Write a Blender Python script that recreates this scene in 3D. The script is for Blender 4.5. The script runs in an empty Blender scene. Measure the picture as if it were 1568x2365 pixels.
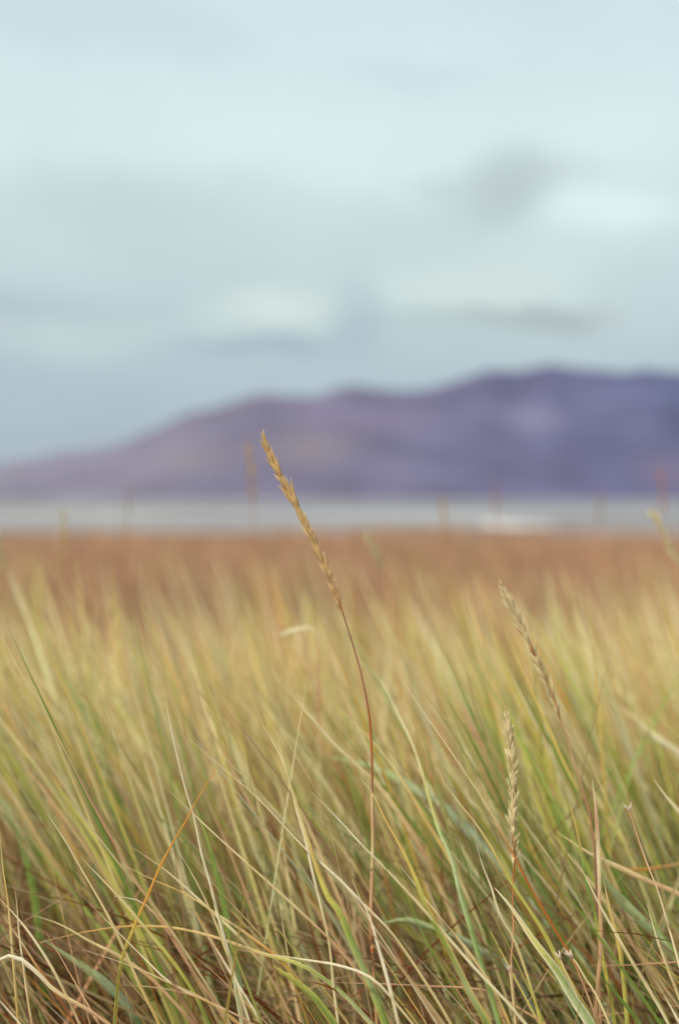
import bpy, math, random
import numpy as np
from mathutils import Vector, Matrix

rng = np.random.default_rng(11)
random.seed(5)
sc = bpy.context.scene
col = sc.collection

# ---------------------------------------------------------------- camera
CAM_H = 0.98
F = 2365 * 50 / 36.0            # focal length in units of a 1568 x 2365 picture
PITCH = math.atan((1182.5 - 1152) / F)
cam_d = bpy.data.cameras.new('camera')
cam = bpy.data.objects.new('camera', cam_d)
col.objects.link(cam)
cam.location = (0, 0, CAM_H)
cam.rotation_euler = (math.radians(90) - PITCH, 0, 0)
cam_d.sensor_fit = 'VERTICAL'
cam_d.sensor_height = 36
cam_d.lens = 50
cam_d.clip_start = 0.05
cam_d.clip_end = 20000
cam_d.dof.use_dof = True
cam_d.dof.focus_distance = 1.67
cam_d.dof.aperture_fstop = 1.85
sc.camera = cam
sc.view_settings.view_transform = 'Standard'
sc.view_settings.look = 'None'
sc.view_settings.exposure = 0
sc.cycles.use_denoising = True
sc.cycles.denoiser = 'OPENIMAGEDENOISE'
sc.cycles.denoising_input_passes = 'RGB_ALBEDO_NORMAL'
sc.cycles.denoising_prefilter = 'ACCURATE'
sc.cycles.use_adaptive_sampling = False
sc.cycles.max_bounces = 8
sc.cycles.diffuse_bounces = 3
sc.cycles.glossy_bounces = 2
sc.cycles.transmission_bounces = 3
sc.cycles.transparent_max_bounces = 4

def at(X, Y, D):
    """point of the field seen in direction (X, Y), D metres in front of the camera"""
    cx, cy = (X - 784) / F * D, -(Y - 1182.5) / F * D
    c, s = math.cos(PITCH), math.sin(PITCH)
    return Vector((cx, D * c + cy * s, CAM_H - D * s + cy * c))

def lin(r, g, b):
    return tuple(((v / 255) / 12.92 if v / 255 <= .04045 else ((v / 255 + .055) / 1.055) ** 2.4) for v in (r, g, b))

# ---------------------------------------------------------------- materials
def new_mat(name):
    m = bpy.data.materials.new(name)
    m.use_nodes = True
    nt = m.node_tree
    nt.nodes.clear()
    return m, nt

def N(nt, t, **kw):
    n = nt.nodes.new(t)
    for k, v in kw.items():
        if k.startswith('i_'):
            n.inputs[int(k[2:])].default_value = v
        else:
            setattr(n, k, v)
    return n

def leaf_mat(name, rough=0.55, transl=0.35, streak=0.35, spec=0.25, blotch=.7):
    m, nt = new_mat(name)
    L = nt.links.new
    out = N(nt, 'ShaderNodeOutputMaterial')
    at_ = N(nt, 'ShaderNodeAttribute', attribute_name='tint')
    uv = N(nt, 'ShaderNodeUVMap', uv_map='UVMap')
    mp = N(nt, 'ShaderNodeMapping')
    mp.inputs['Scale'].default_value = (9, 25, 1)
    L(uv.outputs[0], mp.inputs[0])
    no = N(nt, 'ShaderNodeTexNoise')
    no.inputs['Scale'].default_value = 1.0
    no.inputs['Detail'].default_value = 3
    L(mp.outputs[0], no.inputs['Vector'])
    mr = N(nt, 'ShaderNodeMapRange')
    mr.inputs[1].default_value = .3; mr.inputs[2].default_value = .7
    mr.inputs[3].default_value = 1 - streak; mr.inputs[4].default_value = 1 + streak * .6
    L(no.outputs[0], mr.inputs[0])
    mx = N(nt, 'ShaderNodeVectorMath', operation='SCALE')
    L(at_.outputs['Color'], mx.inputs[0]); L(mr.outputs[0], mx.inputs[3])
    hs = N(nt, 'ShaderNodeHueSaturation'); hs.inputs['Saturation'].default_value = 1.05; L(mx.outputs[0], hs.inputs['Color']); mx = hs
    mp2 = N(nt, 'ShaderNodeMapping'); mp2.inputs['Scale'].default_value = (1.2, 70, 1); L(uv.outputs[0], mp2.inputs[0])
    n3 = N(nt, 'ShaderNodeTexNoise'); n3.inputs['Scale'].default_value = 1.0; n3.inputs['Detail'].default_value = 4; L(mp2.outputs[0], n3.inputs['Vector'])
    r3 = N(nt, 'ShaderNodeMapRange'); r3.inputs[1].default_value = .56; r3.inputs[2].default_value = .70; r3.inputs[3].default_value = 0; r3.inputs[4].default_value = blotch; L(n3.outputs[0], r3.inputs[0])
    bm = N(nt, 'ShaderNodeVectorMath', operation='MULTIPLY'); bm.inputs[1].default_value = (.72, .42, .30); L(mx.outputs[0], bm.inputs[0])
    mb = N(nt, 'ShaderNodeMix', data_type='RGBA'); L(r3.outputs[0], mb.inputs[0]); L(mx.outputs[0], mb.inputs[6]); L(bm.outputs[0], mb.inputs[7])
    bs = N(nt, 'ShaderNodeBsdfPrincipled')
    bs.inputs['Roughness'].default_value = rough
    bs.inputs['Specular IOR Level'].default_value = spec
    L(mb.outputs[2], bs.inputs['Base Color'])
    tr = N(nt, 'ShaderNodeBsdfTranslucent')
    L(mb.outputs[2], tr.inputs[0])
    ms = N(nt, 'ShaderNodeMixShader')
    ms.inputs[0].default_value = transl
    L(bs.outputs[0], ms.inputs[1]); L(tr.outputs[0], ms.inputs[2])
    L(ms.outputs[0], out.inputs[0])
    return m

M_BLADE = leaf_mat('grass_blade_surface')
M_MASS = leaf_mat('grass_mass_surface', transl=.3, streak=0.3, blotch=.5)
M_STEM = leaf_mat('dry_stem_surface', transl=0.08, streak=0.45, spec=.3)
M_HUSK = leaf_mat('husk_surface', transl=0.3, streak=0.3, rough=.6)

# ---------------------------------------------------------------- mesh helpers
def mesh_np(name, V, Q, C, UV=None, mat=None, loc=(0, 0, 0), parent=None, smooth=True):
    """V (n,3), Q (f,4), C (n,3) linear colours, UV (n,2)"""
    me = bpy.data.meshes.new(name)
    V = np.asarray(V, dtype=np.float32).reshape(-1, 3) - np.asarray(loc, dtype=np.float32)
    Q = np.asarray(Q, dtype=np.int32)
    me.vertices.add(len(V)); me.vertices.foreach_set('co', V.ravel())
    k = Q.shape[1]
    me.loops.add(Q.size); me.loops.foreach_set('vertex_index', Q.ravel())
    me.polygons.add(len(Q))
    me.polygons.foreach_set('loop_start', np.arange(0, Q.size, k, dtype=np.int32))
    me.polygons.foreach_set('use_smooth', np.full(len(Q), smooth))
    me.update(calc_edges=True)
    a = me.color_attributes.new('tint', 'FLOAT_COLOR', 'POINT')
    c4 = np.ones((len(V), 4), dtype=np.float32); c4[:, :3] = np.clip(C, 0, 1)
    a.data.foreach_set('color', c4.ravel())
    if UV is not None:
        u = me.uv_layers.new(name='UVMap')
        u.data.foreach_set('uv', np.asarray(UV, dtype=np.float32)[Q.ravel()].ravel())
    if mat: me.materials.append(mat)
    o = bpy.data.objects.new(name, me)
    o.location = loc
    col.objects.link(o)
    if parent is not None:
        o.parent = parent
        o.location = Vector(loc) - parent.matrix_basis.translation
    return o

def tag(o, label=None, cat=None, group=None, kind=None):
    if label: o['label'] = label
    if cat: o['category'] = cat
    if group: o['group'] = group
    if kind: o['kind'] = kind
    return o

def empty(name, loc):
    o = bpy.data.objects.new(name, None)
    o.empty_display_size = .05
    col.objects.link(o); o.location = loc
    return o

# colours of the grass
P = dict(
    pale=(.78, .70, .44), cream=(.84, .77, .56), straw=(.66, .54, .28), gold=(.64, .45, .15), tan=(.56, .36, .20),
    orange=(.58, .29, .07), brown=(.27, .11, .05), plum=(.28, .12, .09), rust=(.42, .15, .05),
    green=(.20, .29, .07), deep=(.10, .16, .035), blue=(.27, .33, .21), yg=(.50, .47, .12), mint=(.33, .39, .19), rose=(.54, .32, .20))

def spline(pts, n):
    """Catmull-Rom through pts, resampled evenly to n points"""
    pts = [np.array(p, dtype=float) for p in pts]
    e = [2 * pts[0] - pts[1]] + pts + [2 * pts[-1] - pts[-2]]
    out = []
    for i in range(1, len(e) - 2):
        p0, p1, p2, p3 = e[i - 1:i + 3]
        for t in np.linspace(0, 1, 12, endpoint=False):
            out.append(.5 * (2 * p1 + (p2 - p0) * t + (2 * p0 - 5 * p1 + 4 * p2 - p3) * t * t + (3 * p1 - p0 - 3 * p2 + p3) * t ** 3))
    out.append(pts[-1])
    out = np.array(out)
    s = np.concatenate([[0], np.cumsum(np.linalg.norm(np.diff(out, axis=0), axis=1))])
    q = np.linspace(0, s[-1], n)
    return np.stack([np.interp(q, s, out[:, k]) for k in range(3)], 1), q

def to_ground(pts, pull=.12):
    """lengthen a tip-to-root line until it stands in the soil"""
    pts = [np.array(p, dtype=float) for p in pts]
    d = pts[-1] - pts[-2]; d /= np.linalg.norm(d)
    while pts[-1][2] > 0.0 and len(pts) < 60:
        d = d * (1 - pull) + np.array((0, 0, -1.)) * pull; d /= np.linalg.norm(d)
        stp = .07
        if pts[-1][2] + d[2] * stp < 0: stp = max(.004, -(pts[-1][2] + .002) / d[2])
        pts.append(pts[-1] + d * stp)
        if pts[-1][2] < .003: break
    return pts

def lerp_cols(names, t):
    cs = np.array([P[c] if isinstance(c, str) else c for c in names])
    x = np.linspace(0, 1, len(cs))
    return np.stack([np.interp(t, x, cs[:, k]) for k in range(3)], 1)

def ribbon(P3, s, w, fold=.3, roll=0., edge=None, C=None, across=5):
    n = len(P3)
    T = np.gradient(P3, axis=0); T /= np.linalg.norm(T, axis=1)[:, None]
    view = np.array((0, 1., 0))
    W = np.cross(T, view); W /= np.linalg.norm(W, axis=1)[:, None]
    Nn = np.cross(W, T)
    r = roll + np.linspace(0, 1, n) * .5
    W2 = W * np.cos(r)[:, None] + Nn * np.sin(r)[:, None]
    N2 = -W * np.sin(r)[:, None] + Nn * np.cos(r)[:, None]
    V = []; UV = []; CC = []
    for j in range(across):
        u = j / (across - 1) * 2 - 1
        V.append(P3 + W2 * (u * w / 2)[:, None] + N2 * ((abs(u) - .5) * fold * w)[:, None])
        UV.append(np.stack([np.full(n, u), s], 1))
        c = C.copy()
        if edge is not None: c = c * (1 - abs(u) ** 2 * .75) + np.array(edge) * abs(u) ** 2 * .75
        CC.append(c)
    V = np.stack(V, 1); UV = np.stack(UV, 1); CC = np.stack(CC, 1)
    i = np.arange(n - 1)[:, None] * across + np.arange(across - 1)[None]
    Q = np.stack([i, i + 1, i + across + 1, i + across], -1).reshape(-1, 4)
    return V.reshape(-1, 3), Q, CC.reshape(-1, 3), UV.reshape(-1, 2)

def tube(P3, s, r, C, sides=7):
    n = len(P3)
    T = np.gradient(P3, axis=0); T /= np.linalg.norm(T, axis=1)[:, None]
    A = np.cross(T, np.array((0, 1., .05))); A /= np.linalg.norm(A, axis=1)[:, None]
    B = np.cross(T, A)
    V = []; UV = []
    for j in range(sides):
        a = 2 * math.pi * j / sides
        V.append(P3 + (A * math.cos(a) + B * math.sin(a)) * r[:, None])
        UV.append(np.stack([np.full(n, j * .6), s], 1))
    V = np.stack(V, 1).reshape(-1, 3); UV = np.stack(UV, 1).reshape(-1, 2)
    i = np.arange(n - 1)[:, None] * sides; j = np.arange(sides)[None]
    Q = np.stack([i + j, i + (j + 1) % sides, i + sides + (j + 1) % sides, i + sides + j], -1).reshape(-1, 4)
    return V, Q, np.repeat(C, sides, 0), UV

# ---------------------------------------------------------------- single blades
GB = 'single blades that stand out of the grass'
def blade(label, pts, D, wpx, cols, roll=None, edge=None, fold=.35, grow=.55, name='grass_strand', cat='grass blade', pull=.12):
    """pts: tip first; D: (distance of tip, distance of last point); wpx: full width"""
    d0, d1 = D if isinstance(D, tuple) else (D, D)
    k = max(1, len(pts) - 1)
    P3 = [at(x, y, d0 + (d1 - d0) * i / k) for i, (x, y) in enumerate(pts)]
    vis = sum((P3[i + 1] - P3[i]).length for i in range(len(P3) - 1))
    P3 = to_ground(P3, pull)
    Q3, s = spline(P3, 44)
    w = (.95 if wpx < 12 else .85) * wpx / F * d1 * np.clip(s / (vis * grow + 1e-6), 0, 1) ** .75
    w = np.maximum(w, .0005)
    w *= 1 + .06 * np.sin(s * 40 + random.random() * 6)
    t = np.clip(s / max(vis, .2), 0, 1)
    C = lerp_cols(cols, t)
    C *= (1 + rng.normal(0, .05, (len(t), 1)))
    if roll is None: roll = random.uniform(-.6, .4)
    V, Q, CC, UV = ribbon(Q3, s + random.random() * 9, w, fold, roll, P[edge] if edge else None, C)
    root = tuple(Q3[-1])
    o = mesh_np(name, V, Q, CC, UV, M_BLADE, root)
    return tag(o, label, cat, GB)

def Lc(*a): return [(x / 2, 1380 + y / 2) for x, y in a]
def Rc(*a): return [(784 + x / 2, 1380 + y / 2) for x, y in a]

f0 = 1.67
B = blade
B('long pale thread thin blade rising to the left edge, its tip highest on that side', Lc((5,170),(100,350),(200,510),(320,740),(400,900),(500,1080),(600,1260),(670,1370),(780,1520),(900,1700),(1060,1960)), (1.66,1.72), 6, ['pale','straw','rose','tan','straw','straw'])
B('pale buff blade with kinked tip crossing below the long thread thin blade', Lc((235,870),(330,955),(430,1075),(560,1240),(680,1380),(800,1560),(930,1800),(1010,1960)), (1.70,1.8), 7, ['pale','straw','tan','straw'])
B('straight straw blade crossing the foot of the leaning orange blade', Lc((220,1000),(300,1120),(380,1260),(450,1380),(520,1510),(580,1640),(640,1780),(730,1960)), 1.67, 7, ['cream','straw','straw','gold'])
B('straw blade turning bright green at its lower half, left of the swollen shoot', Lc((375,1200),(500,1330),(600,1440),(700,1560),(800,1680),(900,1830),(960,1960)), 1.66, 9, ['pale','straw','yg','green'], edge='yg')
B('thin pink tinged blade under the straw blade that turns green', Lc((345,1340),(450,1450),(560,1560),(660,1660),(800,1790),(1000,1885),(1150,1960)), 1.64, 5, ['rose','pale','cream','rose'])
B('orange blade leaning to the right with a green base, against the wind of all others', Lc((1060,690),(1000,790),(900,950),(878,1000),(800,1130),(740,1240),(690,1360),(640,1470),(600,1570),(565,1660),(545,1780),(530,1970)), 1.67, 12, ['orange','orange','orange','orange','orange','yg','deep','green'], edge='orange', grow=1.0)
B('long arching orange blade lying almost flat, its base broad and green', Lc((185,1595),(300,1565),(450,1535),(600,1518),(800,1525),(1000,1570),(1200,1640),(1400,1700),(1568,1815),(1680,1930)), (1.76,1.66), 12, ['straw','orange','orange','gold','tan','yg','green','mint'], edge='straw', grow=1.0)
B('straight needle thin blade starting between the pale shoot and the middle', Lc((735,845),(800,910),(900,1005),(1000,1100),(1100,1190),(1200,1280),(1300,1370),(1420,1480),(1568,1625),(1700,1800)), 1.67, 6, ['rose','pale','straw','straw','tan','tan'])
B('pale cream blade crossing the orange tip and running down to the right', Lc((880,655),(950,720),(1040,800),(1150,890),(1260,1000),(1350,1100),(1430,1180),(1568,1305),(1690,1430),(1800,1540),(1900,1680),(2040,1900)), (1.66,1.66), 7, ['cream','straw','pale','cream','straw','straw'])
B('tall curved cream blade, left one of the pair that cross above the arching blade', Lc((1165,465),(1220,600),(1290,720),(1340,860),(1370,990),(1410,1120),(1440,1260),(1480,1420),(1520,1600),(1540,1800),(1560,1960)), 1.67, 6, ['straw','cream','cream','straw','pale'])
B('blade with yellow upper half and broad green base, right one of the crossing pair', Lc((1283,655),(1320,790),(1360,920),(1400,1050),(1440,1170),(1480,1290),(1520,1390),(1568,1450),(1630,1600),(1700,1760),(1770,1930)), (1.67,1.63), 24, ['pale','straw','straw','gold','yg','green','mint','green'], edge='yg', grow=1.0)
B('straight pale blade whose tip stands left of the tall stalk', Lc((1435,895),(1568,1030),(1668,1140),(1768,1240),(1918,1400),(2068,1570),(2208,1730),(2368,1900)), 1.64, 7, ['cream','cream','straw','pale','pale'])
B('mauve tipped blade arching over the dark gap in the left half', Lc((590,1140),(740,1240),(860,1340),(990,1460),(1100,1560),(1230,1720),(1330,1900)), 1.72, 7, ['rose','pale','straw','tan'])
B('gold blade that runs beside the mauve tipped one', Lc((560,1230),(700,1300),(860,1370),(1000,1460),(1150,1560),(1300,1680),(1450,1860)), 1.69, 6, ['straw','gold','straw','orange','yg'])
B('slender straw blade just left of the foot of the swollen shoot', Lc((825,1170),(900,1300),(960,1420),(1010,1540),(1060,1680),(1110,1830),(1150,1960)), 1.65, 7, ['pale','straw','straw','pale'])
B('short pinkish blade under the arch of the orange blade', Lc((895,1450),(960,1560),(1020,1660),(1100,1790),(1180,1920)), 1.63, 6, ['rose','cream','straw'])
B('blunt pale blade bending down behind the leaning orange blade', Lc((530,1380),(640,1400),(720,1465),(800,1580),(900,1740),(1010,1900)), 1.73, 8, ['cream','rose','tan','tan'])
B('short upright pink tinged blade near the left edge', Lc((65,1310),(80,1420),(90,1550),(110,1700),(130,1850),(150,1970)), 1.68, 6, ['rose','pale','straw','tan'])
B('upright gold blade touching the left edge', Lc((0,1070),(15,1250),(40,1420),(60,1650),(80,1900)), 1.7, 6, ['pale','gold','straw','gold'])
B('straw blade descending from the left edge above the bent cream leaf', Lc((-20,1370),(100,1500),(200,1640),(280,1780),(370,1970)), 1.65, 7, ['straw','pale','straw','tan'])
B('reddish brown blade descending from the left edge', Lc((-15,1430),(80,1560),(170,1700),(260,1830),(340,1960)), 1.68, 6, ['tan','straw','rust','brown','tan'])
B('broad cream leaf bent over in a hook at the left edge', Lc((-60,1720),(0,1668),(50,1655),(100,1672),(180,1740),(260,1820),(400,1900),(500,1970)), 1.61, 9, ['cream','cream','straw','tan','tan'], grow=.2, roll=.2)
B('thin pale blade crossing the foot of the orange blade near its base', Lc((380,1625),(500,1665),(650,1720),(800,1790),(950,1860),(1080,1960)), 1.62, 6, ['cream','straw','straw','tan'])
B('nearly level pale blade crossing the broad green base of the arching blade', Lc((1090,1625),(1250,1650),(1400,1672),(1568,1700),(1720,1760),(1850,1900)), 1.61, 6, ['rose','pale','cream','straw'])
B('buff blade pointing left below the arching blade', Lc((160,1470),(280,1510),(420,1590),(560,1660),(700,1760),(860,1930)), 1.74, 8, ['straw','straw','tan','tan'])
B('dark green folded blade with yellow edge beside the base of the arching blade', Lc((1260,1700),(1350,1765),(1450,1850),(1540,1965)), 1.62, 20, ['yg','green','green','deep'], edge='yg', grow=.4)
B('soft green blade standing behind the swollen shoot', Lc((900,960),(950,1100),(990,1240),(1030,1420),(1080,1650),(1120,1900)), 1.80, 18, ['yg','green','green','green','blue'])
B('thin blade crossing the foot of the hooked cream leaf', Lc((-10,1850),(60,1930),(110,1990)), 1.6, 5, ['cream','straw','tan'])
B('tan blade with loose tip fallen across the lower left', Lc((560,1790),(700,1800),(860,1830),(1000,1890),(1100,1965)), 1.6, 6, ['straw','tan','gold','tan'])
B('glaucous green blade lying low at the lower left', Lc((200,1580),(320,1660),(450,1750),(560,1850),(640,1960)), 1.9, 22, ['mint','mint','blue','deep'])
B('glaucous broad blade behind the foot of the orange blade', Lc((400,1020),(430,1180),(460,1350),(480,1520),(500,1700),(520,1960)), 2.25, 40, ['mint','blue','green','green','deep'])
B('blue green soft blade standing at the left edge', Lc((-20,900),(60,1040),(110,1180),(150,1350),(180,1560),(210,1900)), 2.1, 24, ['mint','green','green','deep'])

B('tall needle thin blade in the middle of the right half, brown in its lower part', Rc((295,385),(360,490),(430,590),(520,720),(600,840),(680,960),(740,1070),(800,1180),(860,1300),(940,1440),(1010,1560),(1080,1680),(1150,1850)), (1.69,1.66), 6, ['cream','pale','straw','straw','rust','rust','rust','tan'])
B('blade with split pale tip crossing the tall stalk at its leaf joint', Rc((90,830),(150,900),(200,1010),(250,1100),(310,1210),(360,1330),(400,1440),(460,1550),(530,1680),(600,1830),(680,1970)), (1.66,1.63), 23, ['cream','gold','gold','yg','green','green','mint','green'], edge='gold', grow=1.)
B('yellow green blade passing in front of the pale upright seed head', Rc((430,740),(480,850),(560,960),(640,1060),(720,1190),(800,1330),(880,1450),(950,1560),(1010,1680),(1100,1840),(1180,1970)), 1.66, 13, ['straw','pale','straw','gold','yg','yg','yg','gold','yg'], edge='yg', grow=.9)
B('tall soft pale blade curving down to a broad green base right of the tall stalk', Rc((110,290),(200,400),(260,520),(330,660),(380,800),(430,980),(470,1100),(520,1210),(560,1380),(600,1500),(640,1640),(690,1800),(740,1970)), (2.05,1.66), 20, ['straw','pale','pale','straw','yg','mint','mint','green','green','green'], edge='mint', grow=1.1)
B('very broad blue grey blade arching behind the pale upright seed head', Rc((-80,735),(0,745),(150,780),(300,850),(450,940),(560,1030),(680,1160),(780,1270),(870,1370),(980,1500),(1100,1650),(1180,1760),(1240,1900)), (2.3,1.95), 30, ['mint','mint','mint','blue','blue','blue','blue','mint','mint'], grow=.4, roll=.5)
B('thin yellow green blade below the stem of the leaning seed head', Rc((1040,880),(1080,1020),(1110,1150),(1140,1330),(1180,1470),(1210,1650),(1240,1800)), 1.78, 9, ['straw','gold','green','green','yg','yg'])
B('upright pinkish straw beside the stem of the leaning seed head', Rc((1165,840),(1180,960),(1190,1100),(1195,1230),(1200,1400),(1205,1600),(1190,1800)), 1.76, 9, ['pale','rose','pale','tan','tan','tan'], grow=.2)
B('straight cream blade running to the lower right corner', Rc((1070,1180),(1130,1280),(1200,1420),(1280,1560),(1360,1700),(1440,1830),(1520,1970)), 1.70, 8, ['straw','pale','straw','pale'])
B('broad glaucous blade slanting below the small tuft', Rc((1190,1270),(1300,1400),(1380,1480),(1460,1560),(1568,1680),(1680,1820)), 1.85, 26, ['mint','mint','mint','green'], grow=.25)
B('short pale blade left of the pale upright seed head, below its middle', Rc((630,1140),(660,1240),(700,1340),(740,1470),(800,1570),(850,1700),(900,1860)), 1.66, 7, ['cream','pale','straw','yg'])
B('broad light green blade with cream edge standing below the pale seed head', Rc((715,1340),(800,1440),(880,1560),(940,1640),(1010,1730),(1080,1850),(1160,1970)), (1.66,1.62), 28, ['cream','straw','yg','green','mint','green'], edge='cream', grow=.8)
B('short pale blade just left of the foot of the tall stalk', Rc((60,1300),(90,1380),(140,1480),(180,1620),(220,1760),(270,1960)), 1.62, 8, ['straw','cream','cream','straw'])
B('straw blade reaching to the left from the middle of the right half', Rc((280,1240),(350,1330),(440,1450),(540,1570),(640,1700),(720,1830),(780,1960)), 1.68, 7, ['cream','straw','straw','gold'])
B('glaucous blade bowed almost level right of the foot of the tall stalk', Rc((180,1510),(300,1492),(400,1520),(520,1560),(640,1625),(760,1700),(860,1850)), 1.9, 20, ['mint','mint','blue','blue'], grow=.2)
B('yellow upright blade below the broad glaucous slanting blade', Rc((1215,1290),(1250,1450),(1290,1600),(1310,1750),(1330,1960)), 1.76, 14, ['straw','gold','yg','yg'])
B('orange tan blade lying level near the right edge', Rc((1180,1236),(1350,1262),(1470,1250),(1600,1238),(1700,1300)), 2.0, 13, ['tan','orange','tan','tan'], grow=.2)
B('buff blade sloping gently to the right edge', Rc((1000,1080),(1150,1180),(1300,1250),(1450,1320),(1568,1370),(1700,1480)), 1.85, 13, ['straw','straw','tan','straw'], grow=.4)
B('thin straw blade near the lower right edge', Rc((1420,1420),(1460,1560),(1510,1700),(1568,1850)), 1.7, 7, ['pale','straw','straw'])
B('thin level tan straw lying across the foot of the tall stalk', Rc((-60,1770),(20,1780),(200,1785),(400,1795),(660,1812),(800,1880)), 1.72, 5, ['tan','rose','tan'])
B('level red tan straw lying near the lower right corner', Rc((1160,1700),(1300,1700),(1450,1693),(1600,1690),(1700,1750)), 1.74, 6, ['tan','rose','tan'])
B('short cream blade in the lower right corner', Rc((1500,1840),(1568,1965),(1600,2040)), 1.62, 6, ['cream','straw'])
B('thick pale soft blade sloping to the right edge above the small tuft', Rc((1220,460),(1350,550),(1450,640),(1568,720),(1700,860)), 2.35, 18, ['straw','straw','pale','pale','straw'], grow=.5)
B('soft tall buff blade left of the leaning seed head', Rc((390,170),(470,330),(560,490),(620,620),(700,740),(780,940),(860,1150)), 2.15, 14, ['straw','straw','rose','tan','straw'])
B('long straw blade crossing the tall stalk from the upper left', Rc((-300,370),(-160,520),(-60,640),(60,760),(160,850),(260,980),(360,1130),(420,1250),(500,1420)), 1.95, 12, ['straw','pale','straw','straw','tan','straw'])
B('fine cream blade with yellow middle right of the tall stalk', Rc((-30,480),(80,590),(200,720),(300,860),(420,1060),(520,1230),(600,1400)), 1.9, 9, ['straw','straw','gold','straw'])
B('short rosy blade tip left of the small tuft stalk', Rc((1450,840),(1500,910),(1568,990),(1650,1100)), 1.85, 10, ['pale','straw','rose'])
B('narrow tan blade slanting above the fallen straw at lower right', Rc((1200,1740),(1300,1860),(1380,1960)), 1.6, 9, ['deep','green','deep'])
B('pale blade starting under the leaning seed head stem and crossing the yellow upright blade', Rc((960,1060),(1060,1190),(1140,1290),(1210,1380),(1330,1560),(1430,1720),(1540,1900)), 1.9, 11, ['straw','straw','tan','straw'])

# swollen pale shoot
def sheathed_shoot():
    pts = Lc((768,485),(800,650),(850,860),(900,1030),(930,1180),(970,1320),(1010,1480),(1070,1700),(1120,1960))
    P3 = to_ground([at(x, y, 1.67) for x, y in pts])
    Q3, s = spline(P3, 70)
    k = 1.67 / F
    w = np.interp(s, [0, .06, .2, .30, .38, .42, .50, .6, 2], np.array([1, 3, 5, 8, 13, 11, 7, 6, 6]) * k)
    C = lerp_cols(['cream', 'pale', 'cream', 'mint', 'cream', 'pale', 'straw', 'straw'], np.clip(s / .85, 0, 1))
    root = tuple(Q3[-1])
    e = tag(empty('grass_shoot', root), 'pale shoot with a swollen cream sheath, upright in the left half', 'grass shoot')
    V, Q, CC, UV = ribbon(Q3, s, w, .55, -.2, P['cream'], C)
    mesh_np('leaf', V, Q, CC, UV, M_BLADE, root, e)
    m = (s > .33) & (s < .52)
    S3 = Q3[m] + np.array((.0022, -.001, 0)); ss = s[m]
    V, Q, CC, UV = ribbon(S3, ss, np.interp(ss, [.33, .42, .52], [.0008, .0035, .001]), .4, .3, None, lerp_cols(['pale', 'rust', 'plum', 'tan'], np.linspace(0, 1, len(ss))))
    mesh_np('sheath', V, Q, CC, UV, M_BLADE, root, e)
sheathed_shoot()

# ---------------------------------------------------------------- flowering stalks
def husk_mesh(base, axis, up, length, width, c_base, c_tip, awn=.25, sides=6, bend=.1):
    """one pointed husk as a closed tapering body"""
    rings = 8
    side = axis.cross(up).normalized(); nn = side.cross(axis).normalized()
    V = []; C = []; UV = []
    for i in range(rings):
        t = i / (rings - 1)
        if t < .75: r = width / 2 * (.35 + .65 * math.sin(math.pi * min(1, t / .62) ** .8 * .5)) * (1 if t < .5 else 1 - (t - .5) * 1.9)
        else: r = width / 2 * .50 * (1 - (t - .75) / .25) * awn * 2 + .00012
        c = base + axis * (length * t) + nn * (bend * length * t * t)
        for j in range(sides):
            a = 2 * math.pi * j / sides
            V.append(c + side * (math.cos(a) * r) + nn * (math.sin(a) * r * .55))
            e = abs(math.cos(a)) ** 2 * .75
            cc = [c_base[k] * (1 - t) + c_tip[k] * t for k in range(3)]
            C.append([cc[k] * (1 - e) + c_tip[k] * e for k in range(3)])
            UV.append((j * .7, t * .03))
    Q = []
    for i in range(rings - 1):
        for j in range(sides):
            Q.append((i * sides + j, i * sides + (j + 1) % sides, (i + 1) * sides + (j + 1) % sides, (i + 1) * sides + j))
    return [tuple(v) for v in V], Q, C, UV

def spikelet(parent, origin, base, axis, up, length, width, cb, ct, n=3, spread=.16, awn=.25):
    VV = []; QQ = []; CC = []; UU = []
    side = axis.cross(up).normalized()
    for k in range(n):
        a = (k - (n - 1) / 2)
        ax = (axis + side * (a * spread) + up * random.uniform(-.03, .05)).normalized()
        j = random.uniform(.85, 1.12)
        V, Q, C, U = husk_mesh(base + ax * (length * .10 * abs(a)) + up * (.0004 * k), ax, up, length * random.uniform(.8, 1.05), width * random.uniform(.75, 1.05),
                               [c * j for c in cb], [c * (1.7 - .7 * j) for c in ct], awn, bend=random.uniform(-.05, .08))
        o = len(VV)
        VV += V; CC += C; UU += U; QQ += [tuple(i + o for i in q) for q in Q]
    return mesh_np('spikelet', VV, QQ, CC, UU, M_HUSK, tuple(base), None)

def child_of(o, par, par_world):
    w = Vector(o.location); o.parent = par; o.location = w - par_world

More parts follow.
